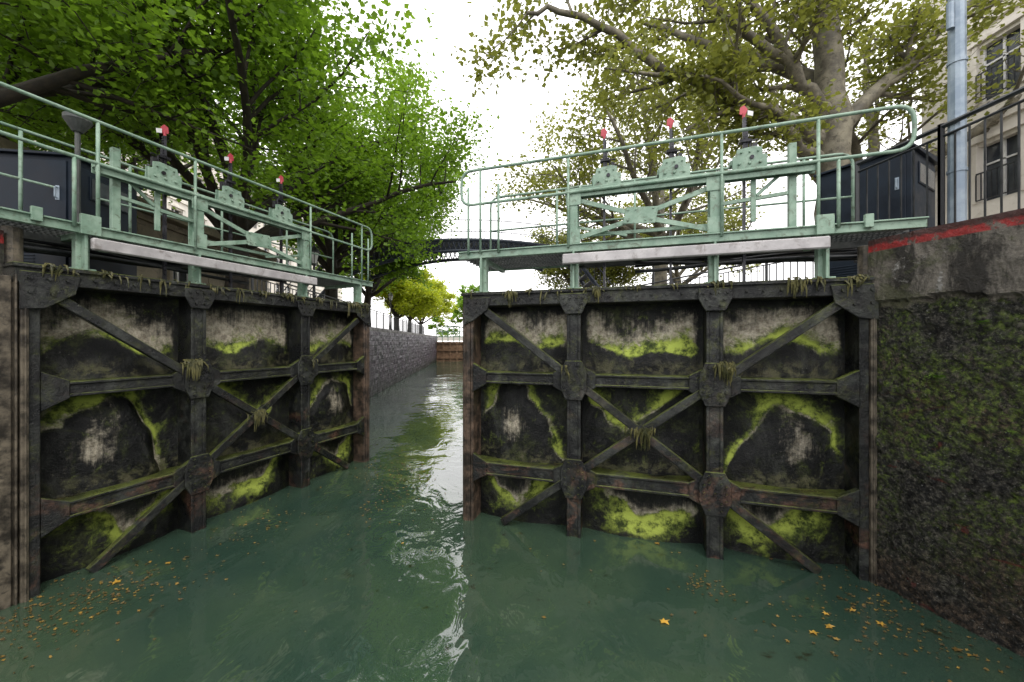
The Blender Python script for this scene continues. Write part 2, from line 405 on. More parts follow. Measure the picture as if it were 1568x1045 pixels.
    b.bar((U1+.05,4.12),(uc-.1,3.90),.055,.0,.02); b.bar((U2-.05,4.10),(uc+.1,3.90),.055,.0,.02)
    b.bar((U1+.05,3.66),(uc-.1,3.82),.055,.0,.02); b.bar((U2-.05,3.64),(uc+.1,3.82),.055,.0,.02)
    b.prism([(uc-.2,3.78),(uc+.16,3.76),(uc+.2,3.95),(uc-.16,3.97)],.021,.032)
    for du,dz in ((-.14,.07),(.14,.07),(-.14,-.05),(.12,-.06),(-.05,.07),(.05,-.06)): b.tube([(uc+du,.032,3.865+dz),(uc+du,.044,3.865+dz)],.012,6)
    b.bar((U1+.05,3.80),(uc-.15,3.66),.03,-.06,-.03); b.box(U1,U2,-.07,-.04,3.68,3.72)
    b.bar((3.45,3.98),(3.78,4.28),.035,-.06,-.03); b.box(3.75,3.82,-.09,-.03,zd,4.50)
    b.bar((3.42,4.15),(3.42,3.70),.05,-.06,-.03); b.bar((U2,3.92),(3.75,3.98),.04,-.07,-.04)
    b.box(4.35,4.42,.051,.09,zd-.02,zd+.11); b.box(3.95,4.1,.051,.09,zd-.06,zd+.14)
    b.obj('catwalk_frame',M['green'],root,bevel=.003)
    b=MB(T)
    n=.07
    loop=fillet([(0,n,4.19),(0,n,4.64),(4.74,n,4.67),(4.74,n,4.24)],.16,6,True)
    b.tube(loop,.019,8,False)
    for u,z in ((.27,4.64),(.52,4.42),(.10,4.42),(3.09,4.65),(4.14,4.23),(3.97,4.66),(1.42,4.62)):
        b.tube([(u,n,zd),(u,n,z)],.016,8)
    nr=-.9
    b.tube(fillet([(.05,nr,zd),(.05,nr,4.64),(4.7,nr,4.67),(4.7,nr,zd)],.16),.017,8)
    b.tube([(.05,nr,4.12),(4.7,nr,4.14)],.014,8)
    for u in (1.1,2.2,3.3,4.2): b.tube([(u,nr,zd),(u,nr,4.65)],.016,8)
    b.tube(fillet([(1.25,nr,4.64),(1.5,nr+.4,4.5),(1.52,-.05,4.2)],.1),.014,6)
    b.obj('handrail',M['green'],root,smooth=True)
    b=MB(T)
    u=0.0
    while u<4.8: b.box(u,u+.008,-.87,-.01,zd-.03,zd+.0); u+=.045
    for nn in np.arange(-.85,0,.11): b.box(-.04,4.84,nn,nn+.008,zd-.035,zd-.005)
    b.box(1.3,4.8,-.45,-.38,zd-.12,zd-.05); b.box(1.3,4.8,-.70,-.64,zd-.12,zd-.05)
    b.obj('deck_grating',M['deck'],root)
    b=MB(T); b.box(1.36,4.04,.10,.16,3.325,3.445); b.obj('fender_rail',M['alu'],root,bevel=.012)
    b=MB(T)
    for u in (U1,2.3,U2,3.9): b.box(u-.03,u+.03,.0,.10,3.34,3.42); b.box(u-.03,u+.03,-.02,.0,3.34,3.5)
    b.obj('fender_brackets',M['green'],root)
    g=MB(T); r=MB(T); rd=MB(T); wh=MB(T)
    for u in (1.87,2.62,3.37):
        g.prism([(u-.165,4.262),(u+.165,4.262),(u+.165,4.40),(u+.12,4.405),(u+.12,4.48),(u+.05,4.50),(u-.12,4.48),(u-.13,4.42),(u-.165,4.40)],.0,.016)
        g.prism([(u-.13,4.262),(u+.13,4.262),(u+.12,4.45),(u-.10,4.45)],-.14,-.12)
        g.box(u-.10,u+.11,-.12,0,4.30,4.42)
        for du in (-.10,0,.10):
            g.tube([(u+du,.016,4.32),(u+du,.035,4.32)],.016,8); g.tube([(u+du*.8,.016,4.44),(u+du*.8,.035,4.44)],.011,8)
        r.tube([(u+.02,.016,4.38),(u+.02,.03,4.38)],.022,10)
        g.box(u-.18,u-.15,-.10,.0,4.32,4.38)
        r.box(u-.045,u-.02,-.09,-.05,3.0,4.86); r.box(u-.015,u+.005,-.08,-.06,4.4,4.72)
        z=4.5
        while z<4.85: r.box(u-.02,u-.008,-.085,-.055,z,z+.014); z+=.03
        r.tube([(u+.03,-.07,4.42),(u+.03,-.07,4.60),(u+.10,-.07,4.60)],.012,6)
        r.box(u-.08,u+.03,-.1,-.03,4.58,4.61); r.box(u+.05,u+.09,-.1,-.05,4.46,4.56)
        rd.prism([(u-.075,4.91),(u-.02,4.88),(u+.005,4.95),(u-.03,5.0),(u-.07,4.98)],-.08,-.07)
        rd.tube([(u-.035,-.07,4.85),(u-.035,-.07,4.91)],.015,8)
        wh.prism([(u+.0,4.88),(u+.05,4.86),(u+.055,4.91),(u+.0,4.93)],-.062,-.055)
    g.obj('sluice_gearboxes',M['green'],root,bevel=.004); r.obj('sluice_racks',M['rod'],root)
    rd.obj('marker_flags',M['red'],root); wh.obj('marker_tags',M['white'],root)
    b=MB(T)
    for k in range(6):
        z0=3.30+k*.035; nn=-.3-k*.09
        b.tube([(u,nn+.03*math.sin(u*3+k),z0+.035*math.sin(u*2.1+k*1.7)) for u in np.linspace(3.0 if k%2 else 2.2,6.2,16)],.022,7)
    b.obj('hydraulic_hoses',M['black'],root,smooth=True)
    return root,T
gR,TR=gate((-0.65,5.125),(.9548,-.2977),(-.2977,-.9548),3.03,3,False)
gL,TL=gate((-2.872,7.646),(-.370,-.929),(.929,-.370),3.11,11,True)

# signal lamp on left catwalk
e=empty('signal_lamp'); b=MB()
cx,cy=-4.62,4.05
b.tube([(cx,cy,3.0),(cx,cy,4.62)],.022,10); 
b.tube([(cx,cy,4.62),(cx,cy,4.67),(cx,cy,4.74),(cx,cy,4.78),(cx,cy,4.80)],[.04,.07,.11,.11,.02],16)
b.obj('lamp_head_and_stem',M['deck'],e,smooth=False)

# ---------------------------------------------------------------- walls, ground, water
XL=lambda y:-4.44-.0995*y
XR=lambda y:4.35-.0995*y
def wall(name,pts,z0,z1,mat,step=.07,amp=.02,thick=1.2,side=1,topz=None):
    root=empty(name)
    P=[Vector((p[0],p[1])) for p in pts]
    samples=[];acc=0
    for a,b in zip(P[:-1],P[1:]):
        L=(b-a).length; k=max(1,int(L/step)); dd=(b-a).normalized(); nr=Vector((-dd.y,dd.x))*side
        for i in range(k): samples.append((a+(b-a)*i/k,acc+L*i/k,nr))
        acc+=L
    samples.append((P[-1],acc,nr))
    nz=max(2,int((z1-z0)/step)); V=[];UV=[];F=[]
    for j in range(nz+1):
        z=z0+(z1-z0)*j/nz
        for (p,s,nr) in samples:
            h=amp*(mn.fractal(Vector((p.x*9,p.y*9,z*9)),.65,2.1,5))
            if topz and z>topz+.06*mn.noise(Vector((p.x*3,p.y*3,0))): h=h*.35+.035
            q=p+nr*h; V.append((q.x,q.y,z)); UV.append((s,z))
    nx=len(samples)
    for j in range(nz):
        for i in range(nx-1):
            a=j*nx+i; F.append((a,a+1,a+nx+1,a+nx))
    o=len(V)
    for (p,s,nr) in samples:
        q=p-nr*thick; V.append((q.x,q.y,z1)); UV.append((s,z1+thick))
    for i in range(nx-1):
        a=nz*nx+i; F.append((a,a+1,o+i+1,o+i))
    me=bpy.data.meshes.new('wall_face'); me.from_pydata(V,[],F); me.update()
    uvl=me.uv_layers.new(name='UVMap'); idx=np.zeros(len(me.loops),dtype=np.int32); me.loops.foreach_get('vertex_index',idx)
    uvl.data.foreach_set('uv',np.array(UV,dtype=np.float32)[idx].ravel())
    me.materials.append(mat)
    ob=bpy.data.objects.new('wall_face',me); sc.collection.objects.link(ob); ob.parent=root
    return root
ptsR=[(4.6,-12),(4.3,1.5),(3.93,2.75),(3.68,3.45),(3.60,3.82)]
ptsL=[(-5.0,-12),(-4.66,2.6),(-4.64,3.45)]
wall('lock_wall',[(p) for p in ptsR[1:]],-1,3.40,M['wall'],.024,.03,1.2,1,2.80)
wall('lock_wall',[ptsR[0],ptsR[1]],-1,3.40,M['wall'],.12,.03,1.2,1,2.80)
wall('lock_wall',ptsL,-1,3.40,M['wall'],.12,.02,1.2,-1,2.8)
wall('quay_wall',[(-4.64,3.45),(-4.9,3.8),(XL(4.2),4.2),(XL(46.3),46.3)],-1,3.0,M['quay'],.16,.05,.5,-1)
wall('quay_wall',[(3.60,3.82),(3.98,4.1),(XR(4.4),4.4),(XR(46.3),46.3)],-1,3.0,M['quay'],.3,.03,.5,1)
# ferns rooted in the wall joints
rf=random.Random(3)
for (x,y,z,s) in ((3.72,3.30,2.08,.16),(3.80,3.07,2.55,.09),(3.69,3.40,1.55,.06),(3.86,2.92,1.70,.07)):
    e=empty('wall_fern'); b=MB()
    for k in range(13):
        a=rf.uniform(1.7,4.6); l=s*rf.uniform(.6,1.1); up=rf.uniform(-.1,.9)
        p0=Vector((x,y,z)); dr=Vector((math.cos(a),math.sin(a),up)).normalized()
        pts=[p0+dr*l*t+Vector((0,0,-.5*l*t*t)) for t in (0,.25,.5,.75,1)]
        sd_=dr.cross(Vector((0,0,1))).normalized()
        for i in range(1,5):
            w=l*.22*(1.1-i*.2)
            for sg in (-1,1):
                c=pts[i]; q=c+sd_*sg*w; b.add([tuple(c-dr*w*.25),tuple(q+Vector((0,0,-.003))),tuple(c+dr*w*.35)],[(0,1,2)])
    b.obj('fronds',M['fern'],e,recalc=False)
gl=[(-5.45,-12),(-5.1,3.4),(XL(4.2)-.4,4.2),(XL(46.3)-.4,46.3)]
gr=[(5.0,-12),(4.7,1.5),(4.1,3.7),(XR(4.4)+.4,4.4),(XR(46.3)+.4,46.3)]
V=[(-900,-12,2.99)]+[(x,y,2.99) for x,y in gl]+[(-900,46.3,2.99)]
F=[tuple(range(len(V)))]
o=len(V); V+=[(900,-12,2.99)]+[(x,y,2.99) for x,y in gr]+[(900,46.3,2.99)]; F.append(tuple(range(o,len(V))))
o=len(V); V+=[(-900,46.3,2.99),(900,46.3,2.99),(900,1500,2.99),(-900,1500,2.99)]; F.append((o,o+1,o+2,o+3))
o=len(V); V+=[(-900,-12,2.99),(900,-12,2.99),(900,-300,2.99),(-900,-300,2.99)]; F.append((o,o+1,o+2,o+3))
me=bpy.data.meshes.new('ground'); me.from_pydata(V,[],F); me.materials.append(M['ground'])
ob=bpy.data.objects.new('ground',me); sc.collection.objects.link(ob)
b=MB(); b.add([(-14,-12,0),(8,-12,0),(8,47,0),(-14,47,0)],[(0,1,2,3)]); b.obj('water',M['water'],recalc=False)
b=MB(); b.add([(-8,-12,-1),(8,-12,-1),(8,-12,3),(-8,-12,3)],[(0,1,2,3)]); b.obj('lock_end_wall',M['quay'])

# far lock gate
e=empty('lock_gate'); b=MB()
x0,x1=XL(45.2),XR(45.2)
b.box(x0,x1,45.2,45.5,-.5,2.3)
for x in np.linspace(x0,x1,12): b.box(x-.08,x+.08,45.08,45.2,-.5,2.35)
for z in (.4,1.3,2.2): b.box(x0,x1,45.05,45.2,z-.09,z+.09)
b.obj('timber_leaf',M['brownw'],e)
b=MB()
for z in (2.9,3.5,4.05): b.box(x0,x1,45.1,45.16,z-.05,z+.05)
for x in np.linspace(x0,x1,14): b.box(x-.045,x+.045,45.1,45.16,2.3,4.05)
b.obj('guardrail',M['green'],e)

# ---------------------------------------------------------------- footbridge
e=empty('iron_footbridge'); b=MB()
yb=20
def arch(x): return 7.45-.018*(x+2.4)**2
for yy in (yb-1,yb+1):
    xs=np.linspace(-8,1.7,40)
    b.tube([(x,yy,arch(x)) for x in xs],.09,6)
    lo=lambda q:arch(q)-.55-.018*(q+2.4)**2
    b.tube([(x,yy,lo(x)) for x in xs],.09,6)
    b.tube([(x,yy,arch(x)+1.0) for x in xs],.022,6)
    b.tube([(x,yy,arch(x)+.5) for x in xs],.010,5)
    for i in range(len(xs)-1):
        x=xs[i];x2=xs[i+1]
        b.tube([(x,yy,arch(x)),(x2,yy,lo(x2))],.03,4); b.tube([(x,yy,lo(x)),(x2,yy,arch(x2))],.03,4)
        if i%2==0: b.tube([(x,yy,arch(x)),(x,yy,arch(x)+1)],.013,4)
    sx=[1.7,3.2,5.6]; sz=[arch(1.7),6.5,3.4]
    for off,r in ((0,.11),(1.0,.025),(.5,.012)):
        b.tube([(sx[i],yy,sz[i]+off) for i in range(3)],r,6)
    for t in np.linspace(0,1,14):
        x=1.7+3.9*t; z=np.interp(x,sx,sz); b.tube([(x,yy,z),(x,yy,z+1)],.013,4)
    sx=[-8,-9.5,-12]; sz=[arch(-8),6.1,3.2]
    for off,r in ((0,.11),(1.0,.025)): b.tube([(sx[i],yy,sz[i]+off) for i in range(3)],r,6)
b2=[(x,arch(x)) for x in np.linspace(-8,1.7,30)]
for (xa,za),(xb,zb) in zip(b2[:-1],b2[1:]): b.add([(xa,yb-1,za-.03),(xb,yb-1,zb-.03),(xb,yb+1,zb-.03),(xa,yb+1,za-.03)],[(0,1,2,3)])
for t in np.linspace(0,1,16):
    x=1.7+3.9*t; z=np.interp(x,[1.7,3.2,5.6],[arch(1.7),6.5,3.4]); b.box(x-.15,x+.15,yb-1,yb+1,z-.03,z)
b.obj('arch_truss_deck_and_stairs',M['iron_blue'],e)

# ---------------------------------------------------------------- cabinets
def cabinet(P0,P1,depth,z0,z1,name='equipment_cabinet'):
    e=empty(name); d=Vector((P1[0]-P0[0],P1[1]-P0[1])); L=d.length; d.normalize(); nn=Vector((-d.y,d.x))
    T=lambda p:(P0[0]+p[0]*d.x+p[1]*nn.x,P0[1]+p[0]*d.y+p[1]*nn.y,p[2])
    b=MB(T); b.box(0,L,0,depth,z0,z1)
    b.add([(-.04,-.05,z1),(L+.04,-.05,z1),(L+.04,depth+.05,z1),(-.04,depth+.05,z1),(-.04,-.05,z1+.03),(L+.04,-.05,z1+.03),(L+.04,depth+.05,z1+.09),(-.04,depth+.05,z1+.09)],
          [(0,3,2,1),(4,5,6,7),(0,1,5,4),(1,2,6,5),(2,3,7,6),(3,0,4,7)])
    b.box(.05,L-.05,-.018,0,z0+.12,z1-.05)
    b.box(L,L+.018,.06,depth-.06,z0+.2,z1-.08)
    b.box(L+.018,L+.03,.18,depth-.14,z1-.42,z1-.14)
    for z in (z0+.3,z1-.25): b.tube([(.04,-.03,z-.05),(.04,-.03,z+.05)],.012,6)
    for k in range(7): b.box(.15,L-.35,-.026,-.018,z0+.25+k*.035,z0+.265+k*.035)
    b.obj('casing',M['navy'],e,bevel=.008)
    b=MB(T); b.tube(fillet([(L-.13,-.018,z1-.48),(L-.13,-.05,z1-.48),(L-.13,-.05,z1-.36),(L-.13,-.018,z1-.36)],.02),.008,6); b.box(L-.15,L-.11,-.024,-.018,z1-.50,z1-.34)
    b.obj('door_handle',M['galv'],e)
    b=MB(T); b.box(L+.031,L+.034,.2,depth-.16,z1-.40,z1-.16); b.obj('inspection_window',M['glass'],e)
cabinet((4.62,5.75),(5.12,4.88),.95,3.0,4.88)
cabinet((-6.3,4.15),(-5.02,4.35),.9,3.0,4.50)

# pole
e=empty('lamp_pole'); b=MB(); px,py=4.50,3.85
b.tube([(px,py,3.40),(px,py,3.46),(px,py,3.461),(px,py,9.0)],[.13,.13,.068,.060],12)
b.tube([(px-.0,py,5.60),(px-.11,py-.02,5.60)],.016,8); b.tube([(px-.09,py-.02,5.54),(px-.09,py-.02,5.80)],.03,10)
for z in (4.1,5.2,5.9): b.tube([(px,py,z),(px,py,z+.03)],.075,12)
b.obj('galvanised_mast',M['galv'],e,smooth=False)
def railing(name,pts,z0,h,sp=.11,r=.009,mat='black'):
    e=empty(name); b=MB()
    for a,c in zip(pts[:-1],pts[1:]):
        a=Vector(a);c=Vector(c); L=(c-a).length; k=int(L/sp)
        for i in range(k+1):
            p=a+(c-a)*i/k; b.tube([(p.x,p.y,z0+.10),(p.x,p.y,z0+h-.10)],r,5)
        for z,rr in ((z0+h,.024),(z0+h-.1,.014),(z0+.1,.014)): b.tube([(a.x,a.y,z),(c.x,c.y,z)],rr,6)
        m=max(1,round(L/1.5))
        for i in range(m+1):
            p=a+(c-a)*i/m; b.tube([(p.x,p.y,z0-.02),(p.x,p.y,z0+h+.03)],.028,6)
    b.obj('bars_and_posts',M[mat],e)
railing('iron_railing',[(4.30,4.75),(4.42,3.92),(4.50,2.9),(4.75,.5),(4.9,-4)],3.40,1.2)
railing('iron_railing',[(6.0,7.0),(XR(12)+.9,12),(XR(30)+.9,30)],3.0,1.15,.14,.012)
railing('iron_railing',[(XL(9)-.8,9),(XL(19)-.8,19),(XL(40)-.8,40)],3.0,1.0,.2,.012)

def street_lamp(x,y,h=2.2):
    e=empty('street_lamp'); b=MB(); z=3.0
    b.tube([(x,y,z),(x,y,z+.25),(x,y,z+.3),(x,y,z+.8),(x,y,z+h)],[.13,.11,.07,.05,.035],10)
    b.tube([(x,y,z+h),(x,y,z+h+.06)],[.09,.1],6)
    for k in range(6):
        a=k*math.pi/3; b.tube([(x+.09*math.cos(a),y+.09*math.sin(a),z+h+.05),(x+.17*math.cos(a),y+.17*math.sin(a),z+h+.42)],.012,4)
    b.tube([(x,y,z+h+.42),(x,y,z+h+.44),(x,y,z+h+.60),(x,y,z+h+.62),(x,y,z+h+.72)],[.2,.2,.08,.05,.01],6)
    b.obj('iron_post_and_frame',M['black'],e)
    b=MB(); b.tube([(x,y,z+h+.06),(x,y,z+h+.415)],[.08,.155],6); b.obj('lantern_glass',M['white'],e)
street_lamp(-6.55,12.6,1.9); street_lamp(-8.6,27); street_lamp(5.2,14,2.3)

# ---------------------------------------------------------------- buildings
def building(name,origin,d,length,z0,floors,fh,depth,wall_m,roof=True,wspace=2.2,ww=1.0,wh=1.7,balc=True,pad=1.0,courses=False):
    e=empty(name); d=Vector(d).normalized(); nn=Vector((-d.y,d.x))
    if name=='lock_keeper_house' or origin[0]<0: nn=-Vector((d.y,-d.x))
    T=lambda p:(origin[0]+p[0]*d.x+p[1]*nn.x,origin[1]+p[0]*d.y+p[1]*nn.y,p[2])
    H=z0+floors*fh
    b=MB(T)
    k=int((length-2*pad)/wspace); xs=[pad+wspace*(i+.5) for i in range(k)]
    b.box(0,length,.25,depth,z0,H)
    for f in range(floors):
        za=z0+f*fh; zb=za+ (fh-wh)*.45; zc=zb+wh; zd=za+fh
        b.box(0,length,0,.25,za,zb); b.box(0,length,0,.25,zc,zd)
        prev=0
        for x in xs: b.box(prev,x-ww/2,0,.25,zb,zc); prev=x+ww/2
        b.box(prev,length,0,.25,zb,zc)
        b.box(-.05,length+.05,-.10,-.001,zd-.18,zd-.02)
        for x in xs:
            b.box(x-ww/2-.12,x-ww/2-.003,-.05,-.002,zb,zc+.1); b.box(x+ww/2+.003,x+ww/2+.12,-.05,-.002,zb,zc+.1)
            b.box(x-ww/2-.2,x+ww/2+.2,-.12,-.003,zc+.11,zc+.24)
        if courses:
            z=za+.3; row=0
            while z<zd-.3:
                xx=.0-(row%2)*.4
                while xx<length:
                    a1=max(0,xx+.012); a2=min(length,xx+.8-.012)
                    if a2>a1+.05 and not any(a1<x+ww/2+.14 and a2>x-ww/2-.14 for x in xs): b.box(a1,a2,-.018,-.003,z+.012,z+.288)
                    xx+=.8
                z+=.30; row+=1
    b.box(-.1,length+.1,-.35,depth+.1,H,H+.25)
    b.obj('walls_and_cornices',wall_m,e)
    g=MB(T); fr=MB(T); ir=MB(T)
    for f in range(floors):
        za=z0+f*fh; zb=za+(fh-wh)*.45; zc=zb+wh
        for x in xs:
            g.box(x-ww/2,x+ww/2,.20,.24,zb,zc)
            fr.box(x-.03,x+.03,.15,.19,zb,zc); fr.box(x-ww/2,x+ww/2,.15,.189,zb+wh*.66,zb+wh*.66+.05)
            fr.box(x-ww/2,x-ww/2+.06,.15,.188,zb,zc); fr.box(x+ww/2-.06,x+ww/2,.15,.188,zb,zc)
            if balc:
                ir.box(x-ww/2,x+ww/2,-.08,-.05,zb+.85,zb+.89); ir.box(x-ww/2,x+ww/2,-.08,-.05,zb+.05,zb+.08)
                for t in np.linspace(x-ww/2,x+ww/2,9): ir.box(t-.012,t+.012,-.075,-.055,zb+.08,zb+.85)
    g.obj('window_glass',M['glass'],e); fr.obj('window_frames',M['white'],e)
    if balc: ir.obj('balcony_rails',M['black'],e)
    if roof:
        r=MB(T); r.add([(0,-.1,H+.25),(length,-.1,H+.25),(length,depth,H+.25),(0,depth,H+.25),(.5,1.2,H+2.6),(length-.5,1.2,H+2.6),(length-.5,depth-1,H+2.9),(.5,depth-1,H+2.9)],
            [(0,3,2,1),(4,5,6,7),(0,1,5,4),(1,2,6,5),(2,3,7,6),(3,0,4,7)])
        r.obj('zinc_roof',M['zinc'],e)
building('apartment_building',(14.2,13.2),(0,-1),26,3.0,4,3.0,10,M['facade'])
building('apartment_building',(-21,-2),(-.08,1),60,3.0,5,3.1,10,M['facade'])
building('lock_keeper_house',(-9.2,6.3),(-.0995,1),9.5,3.0,1,2.7,5,M['stone'],roof=False,wspace=3.1,ww=.9,wh=1.2,balc=False,pad=.3,courses=True)

# ---------------------------------------------------------------- trees
def tree(name,base,trunk_h,R,seed,leafm,barkm,leaf=.11,per=22,trunk_r=.22,limbs=7,lean=(0,0),up=.55,manual=None,n2=8,n3=7,sig=.28,reach=1.0,flat=.55):
    rnd=random.Random(seed); rg=np.random.default_rng(seed)
    root=empty(name); b=MB(); anchors=[]
    def rv(): return Vector((rnd.gauss(0,1),rnd.gauss(0,1),rnd.gauss(0,1))).normalized()
    def grow(p,d,L,r,level,seg=5):
        pts=[p.copy()];ds=[d.copy()]; q=p.copy(); dd=d.copy()
        for i in range(seg):
            dd=(dd+rv()*(.20 if level<3 else .3)+Vector((0,0,.05 if level<3 else -.05))).normalized()
            q=q+dd*L/seg; pts.append(q.copy()); ds.append(dd.copy())
        rad=[max(.006,r*(1-.75*i/seg)) for i in range(seg+1)]
        b.tube(pts,rad,7 if level<2 else (5 if level==2 else 3),False)
        kids(pts,ds,rad,L,level)
    def kids(pts,ds,rad,L,level,t0=.25):
        if level>=3:
            for i in range(1,len(pts)): anchors.append(tuple(pts[i]))
            return
        k=n2 if level==1 else n3
        for c in range(k):
            t=t0+(1-t0)*(c+rnd.random())/k; f=t*(len(pts)-1); i=min(int(f),len(pts)-2); w=f-i
            p=pts[i].lerp(pts[i+1],w); d0=ds[min(i+1,len(ds)-1)]
            side=d0.cross(rv()).normalized(); side.z*=.7
            nd=(d0*.55+side*.85+Vector((0,0,.12))).normalized()
            rr=(rad[i]*(1-w)+rad[i+1]*w)*.55
            grow(p,nd,L*rnd.uniform(.34,.58)*(1.15-.5*t),max(min(rr,.07),.008),level+1,4)
        anchors.append(tuple(pts[-1]))
    B=Vector(base)
    if manual:
        for ml in manual:
            P=[Vector(p) for p in ml['p']]
            P2=[]
            for i in range(len(P)-1):
                for t in (0,.33,.66): 
                    j=Vector((rnd.gauss(0,1),rnd.gauss(0,1),rnd.gauss(0,1)))*.05*(1 if t else 0)
                    P2.append(P[i].lerp(P[i+1],t)+j)
            P2.append(P[-1]); n=len(P2)
            rad=[ml['r'][0]+(ml['r'][1]-ml['r'][0])*i/(n-1) for i in range(n)]
            b.tube(P2,rad,12 if ml['r'][0]>.2 else 8,False)
            if ml.get('k',True):
                ds=[(P2[min(i+1,n-1)]-P2[max(i-1,0)]).normalized() for i in range(n)]
                kids(P2,ds,rad,ml.get('L',3.2),1,ml.get('t0',.2))
    if limbs:
        tp=[];q=B.copy();d=Vector((lean[0]*.1,lean[1]*.1,1)).normalized()
        for i in range(6): tp.append(q.copy()); q=q+d*trunk_h/5; d=(d+rv()*.05).normalized()
        b.tube(tp,[trunk_r*(1.25-.09*i) if i else trunk_r*1.5 for i in range(6)],12,False)
        for k in range(limbs):
            a=2*math.pi*k/limbs+rnd.uniform(-.3,.3); el=rnd.uniform(.35,1.1)*up*1.6
            d=Vector((math.cos(a)+lean[0],math.sin(a)+lean[1],el+.15)).normalized()
            st=tp[-1] if k%2 else tp[-2]
            grow(st-Vector((0,0,.05)),d,R*rnd.uniform(.8,1.1)*reach,trunk_r*.55,1,7)
        grow(tp[-1],Vector((lean[0]*.3,lean[1]*.3,1)).normalized(),R*.95,trunk_r*.6,1,7)
    b.obj('trunk_and_limbs',barkm,root,smooth=True,recalc=False)
    A=np.array(anchors); n=len(A)*per
    C=np.repeat(A,per,axis=0)+rg.normal(0,1,(n,3))*np.array([sig,sig,sig*flat])
    nrm=rg.normal(0,1,(n,3))*.55+np.array([0,0,.9]); nrm/=np.linalg.norm(nrm,axis=1,keepdims=True)
    t=rg.normal(0,1,(n,3)); a=np.cross(nrm,t); a/=np.linalg.norm(a,axis=1,keepdims=True); s=np.cross(nrm,a)
    L=(leaf*rg.uniform(.6,1.25,n))[:,None]
    v0=C-a*L*.45; v1=C+s*L*.42-a*L*.05-nrm*L*.08; v2=C+a*L*.6-nrm*L*.12; v3=C-s*L*.42-a*L*.05-nrm*L*.08
    V=np.stack([v0,v1,v2,v3],1).reshape(-1,3).astype(np.float32)
    me=bpy.data.meshes.new('foliage'); me.vertices.add(4*n); me.vertices.foreach_set('co',V.ravel())
    me.loops.add(4*n); me.loops.foreach_set('vertex_index',np.arange(4*n,dtype=np.int32))
    me.polygons.add(n); me.polygons.foreach_set('loop_start',np.arange(0,4*n,4,dtype=np.int32))
    me.update(calc_edges=True)
    cl=np.repeat(rg.uniform(0,1,len(A)),per)*.5+rg.uniform(0,1,n)*.5
    at=me.attributes.new('tint','FLOAT','POINT'); at.data.foreach_set('value',np.repeat(cl,4).astype(np.float32))
    me.materials.append(leafm)
    ob=bpy.data.objects.new('foliage',me); sc.collection.objects.link(ob); ob.parent=root
    return root
G=2.99
tree('maple_tree',(-8.4,5.0,G),2.8,5.2,21,M['leafA'],M['bark'],.095,24,.22,7,(.3,.15),sig=.26)
tree('maple_tree',(-7.4,10.2,G),2.4,7.2,22,M['leafA'],M['bark'],.11,28,.25,9,(.38,-.1),n3=7,n2=9,up=.60)
tree('maple_tree',(-7.9,16.5,G),3.0,5.9,23,M['leafA'],M['bark'],.14,20,.25,8,(.35,0))
tree('maple_tree',(-8.8,23,G),2.6,5.2,24,M['leafA'],M['bark'],.17,14,.22,8,(.3,0))
tree('lime_tree',(-9.4,31,G),1.6,4.6,25,M['leafY'],M['bark'],.20,14,.2,7,(.3,0))
tree('lime_tree',(-10.5,39,G),2.0,4.4,26,M['leafY'],M['bark'],.22,12,.2,7,(.2,0))
tree('lime_tree',(-12.0,50,G),2.0,4.8,27,M['leafY'],M['bark'],.26,10,.2,7,(.2,0),n3=6)
tree('maple_tree',(-14.5,12,G),4,6.5,28,M['leafA'],M['bark'],.2,10,.25,8,(0,0),n3=6)
tree('maple_tree',(-8.0,75,G),2,7.5,29,M['leafA'],M['bark'],.5,6,.25,7,(0,0),n3=5)
ml=[dict(p=[(7.75,9,3.0),(7.65,9,5.0),(7.58,9,6.8),(7.5,9,9.0),(7.4,9.1,11.5)],r=(.42,.24),L=3.6,t0=.75),
    dict(p=[(7.62,9,7.0),(6.6,8.9,7.5),(5.65,8.8,7.75),(4.6,8.6,8.1),(3.4,8.5,8.4),(2.3,8.3,9.1),(1.0,8.1,9.4),(.3,8,9.3)],r=(.20,.035),L=3.9,t0=.25),
    dict(p=[(7.55,9,7.5),(6.9,8.8,8.2),(6.3,8.7,8.8),(5.5,8.6,9.9),(4.6,8.4,11.3)],r=(.18,.07),L=3.6,t0=.3),
    dict(p=[(7.62,9,6.7),(6.7,8.9,6.9),(6.2,8.6,7.4),(5.2,8.2,7.5),(4.0,7.9,7.9)],r=(.13,.03),L=2.6,t0=.25),
    dict(p=[(7.7,9,7.3),(8.6,9,8.3),(9.6,8.9,9.2),(11,8.8,10.6)],r=(.2,.07),L=3.2,t0=.25),
    dict(p=[(6.3,8.7,8.8),(5.2,8.6,9.4),(3.8,8.4,10.3),(2.2,8.3,10.6),(.7,8.2,10.9)],r=(.11,.04),L=3.8,t0=.2),
    dict(p=[(7.6,9,8.4),(7.0,10,9.6),(5.5,11,11),(4,11.5,12.0)],r=(.2,.06),L=3.8)]
tree('plane_tree',(7.6,9,G),3,5,31,M['leafP'],M['plane_bark'],.125,8,limbs=0,manual=ml,n2=10,n3=8,sig=.25,flat=.8)
tree('plane_tree',(6.6,17,G),4.2,7.6,32,M['leafP'],M['plane_bark'],.16,9,.32,7,(-.35,0),sig=.34,flat=.8)
tree('plane_tree',(12.6,13.5,G),4.5,6.0,33,M['leafP'],M['plane_bark'],.13,5,.34,6,(-.1,-.1),sig=.3,flat=.9,n3=6)
tree('plane_tree',(5.6,28,G),2.4,4.8,34,M['leafP'],M['plane_bark'],.18,12,.26,7,(-.1,0),sig=.3)
tree('plane_tree',(12,27,G),4,6.5,35,M['leafP'],M['plane_bark'],.2,7,.26,7,(0,0),sig=.35)

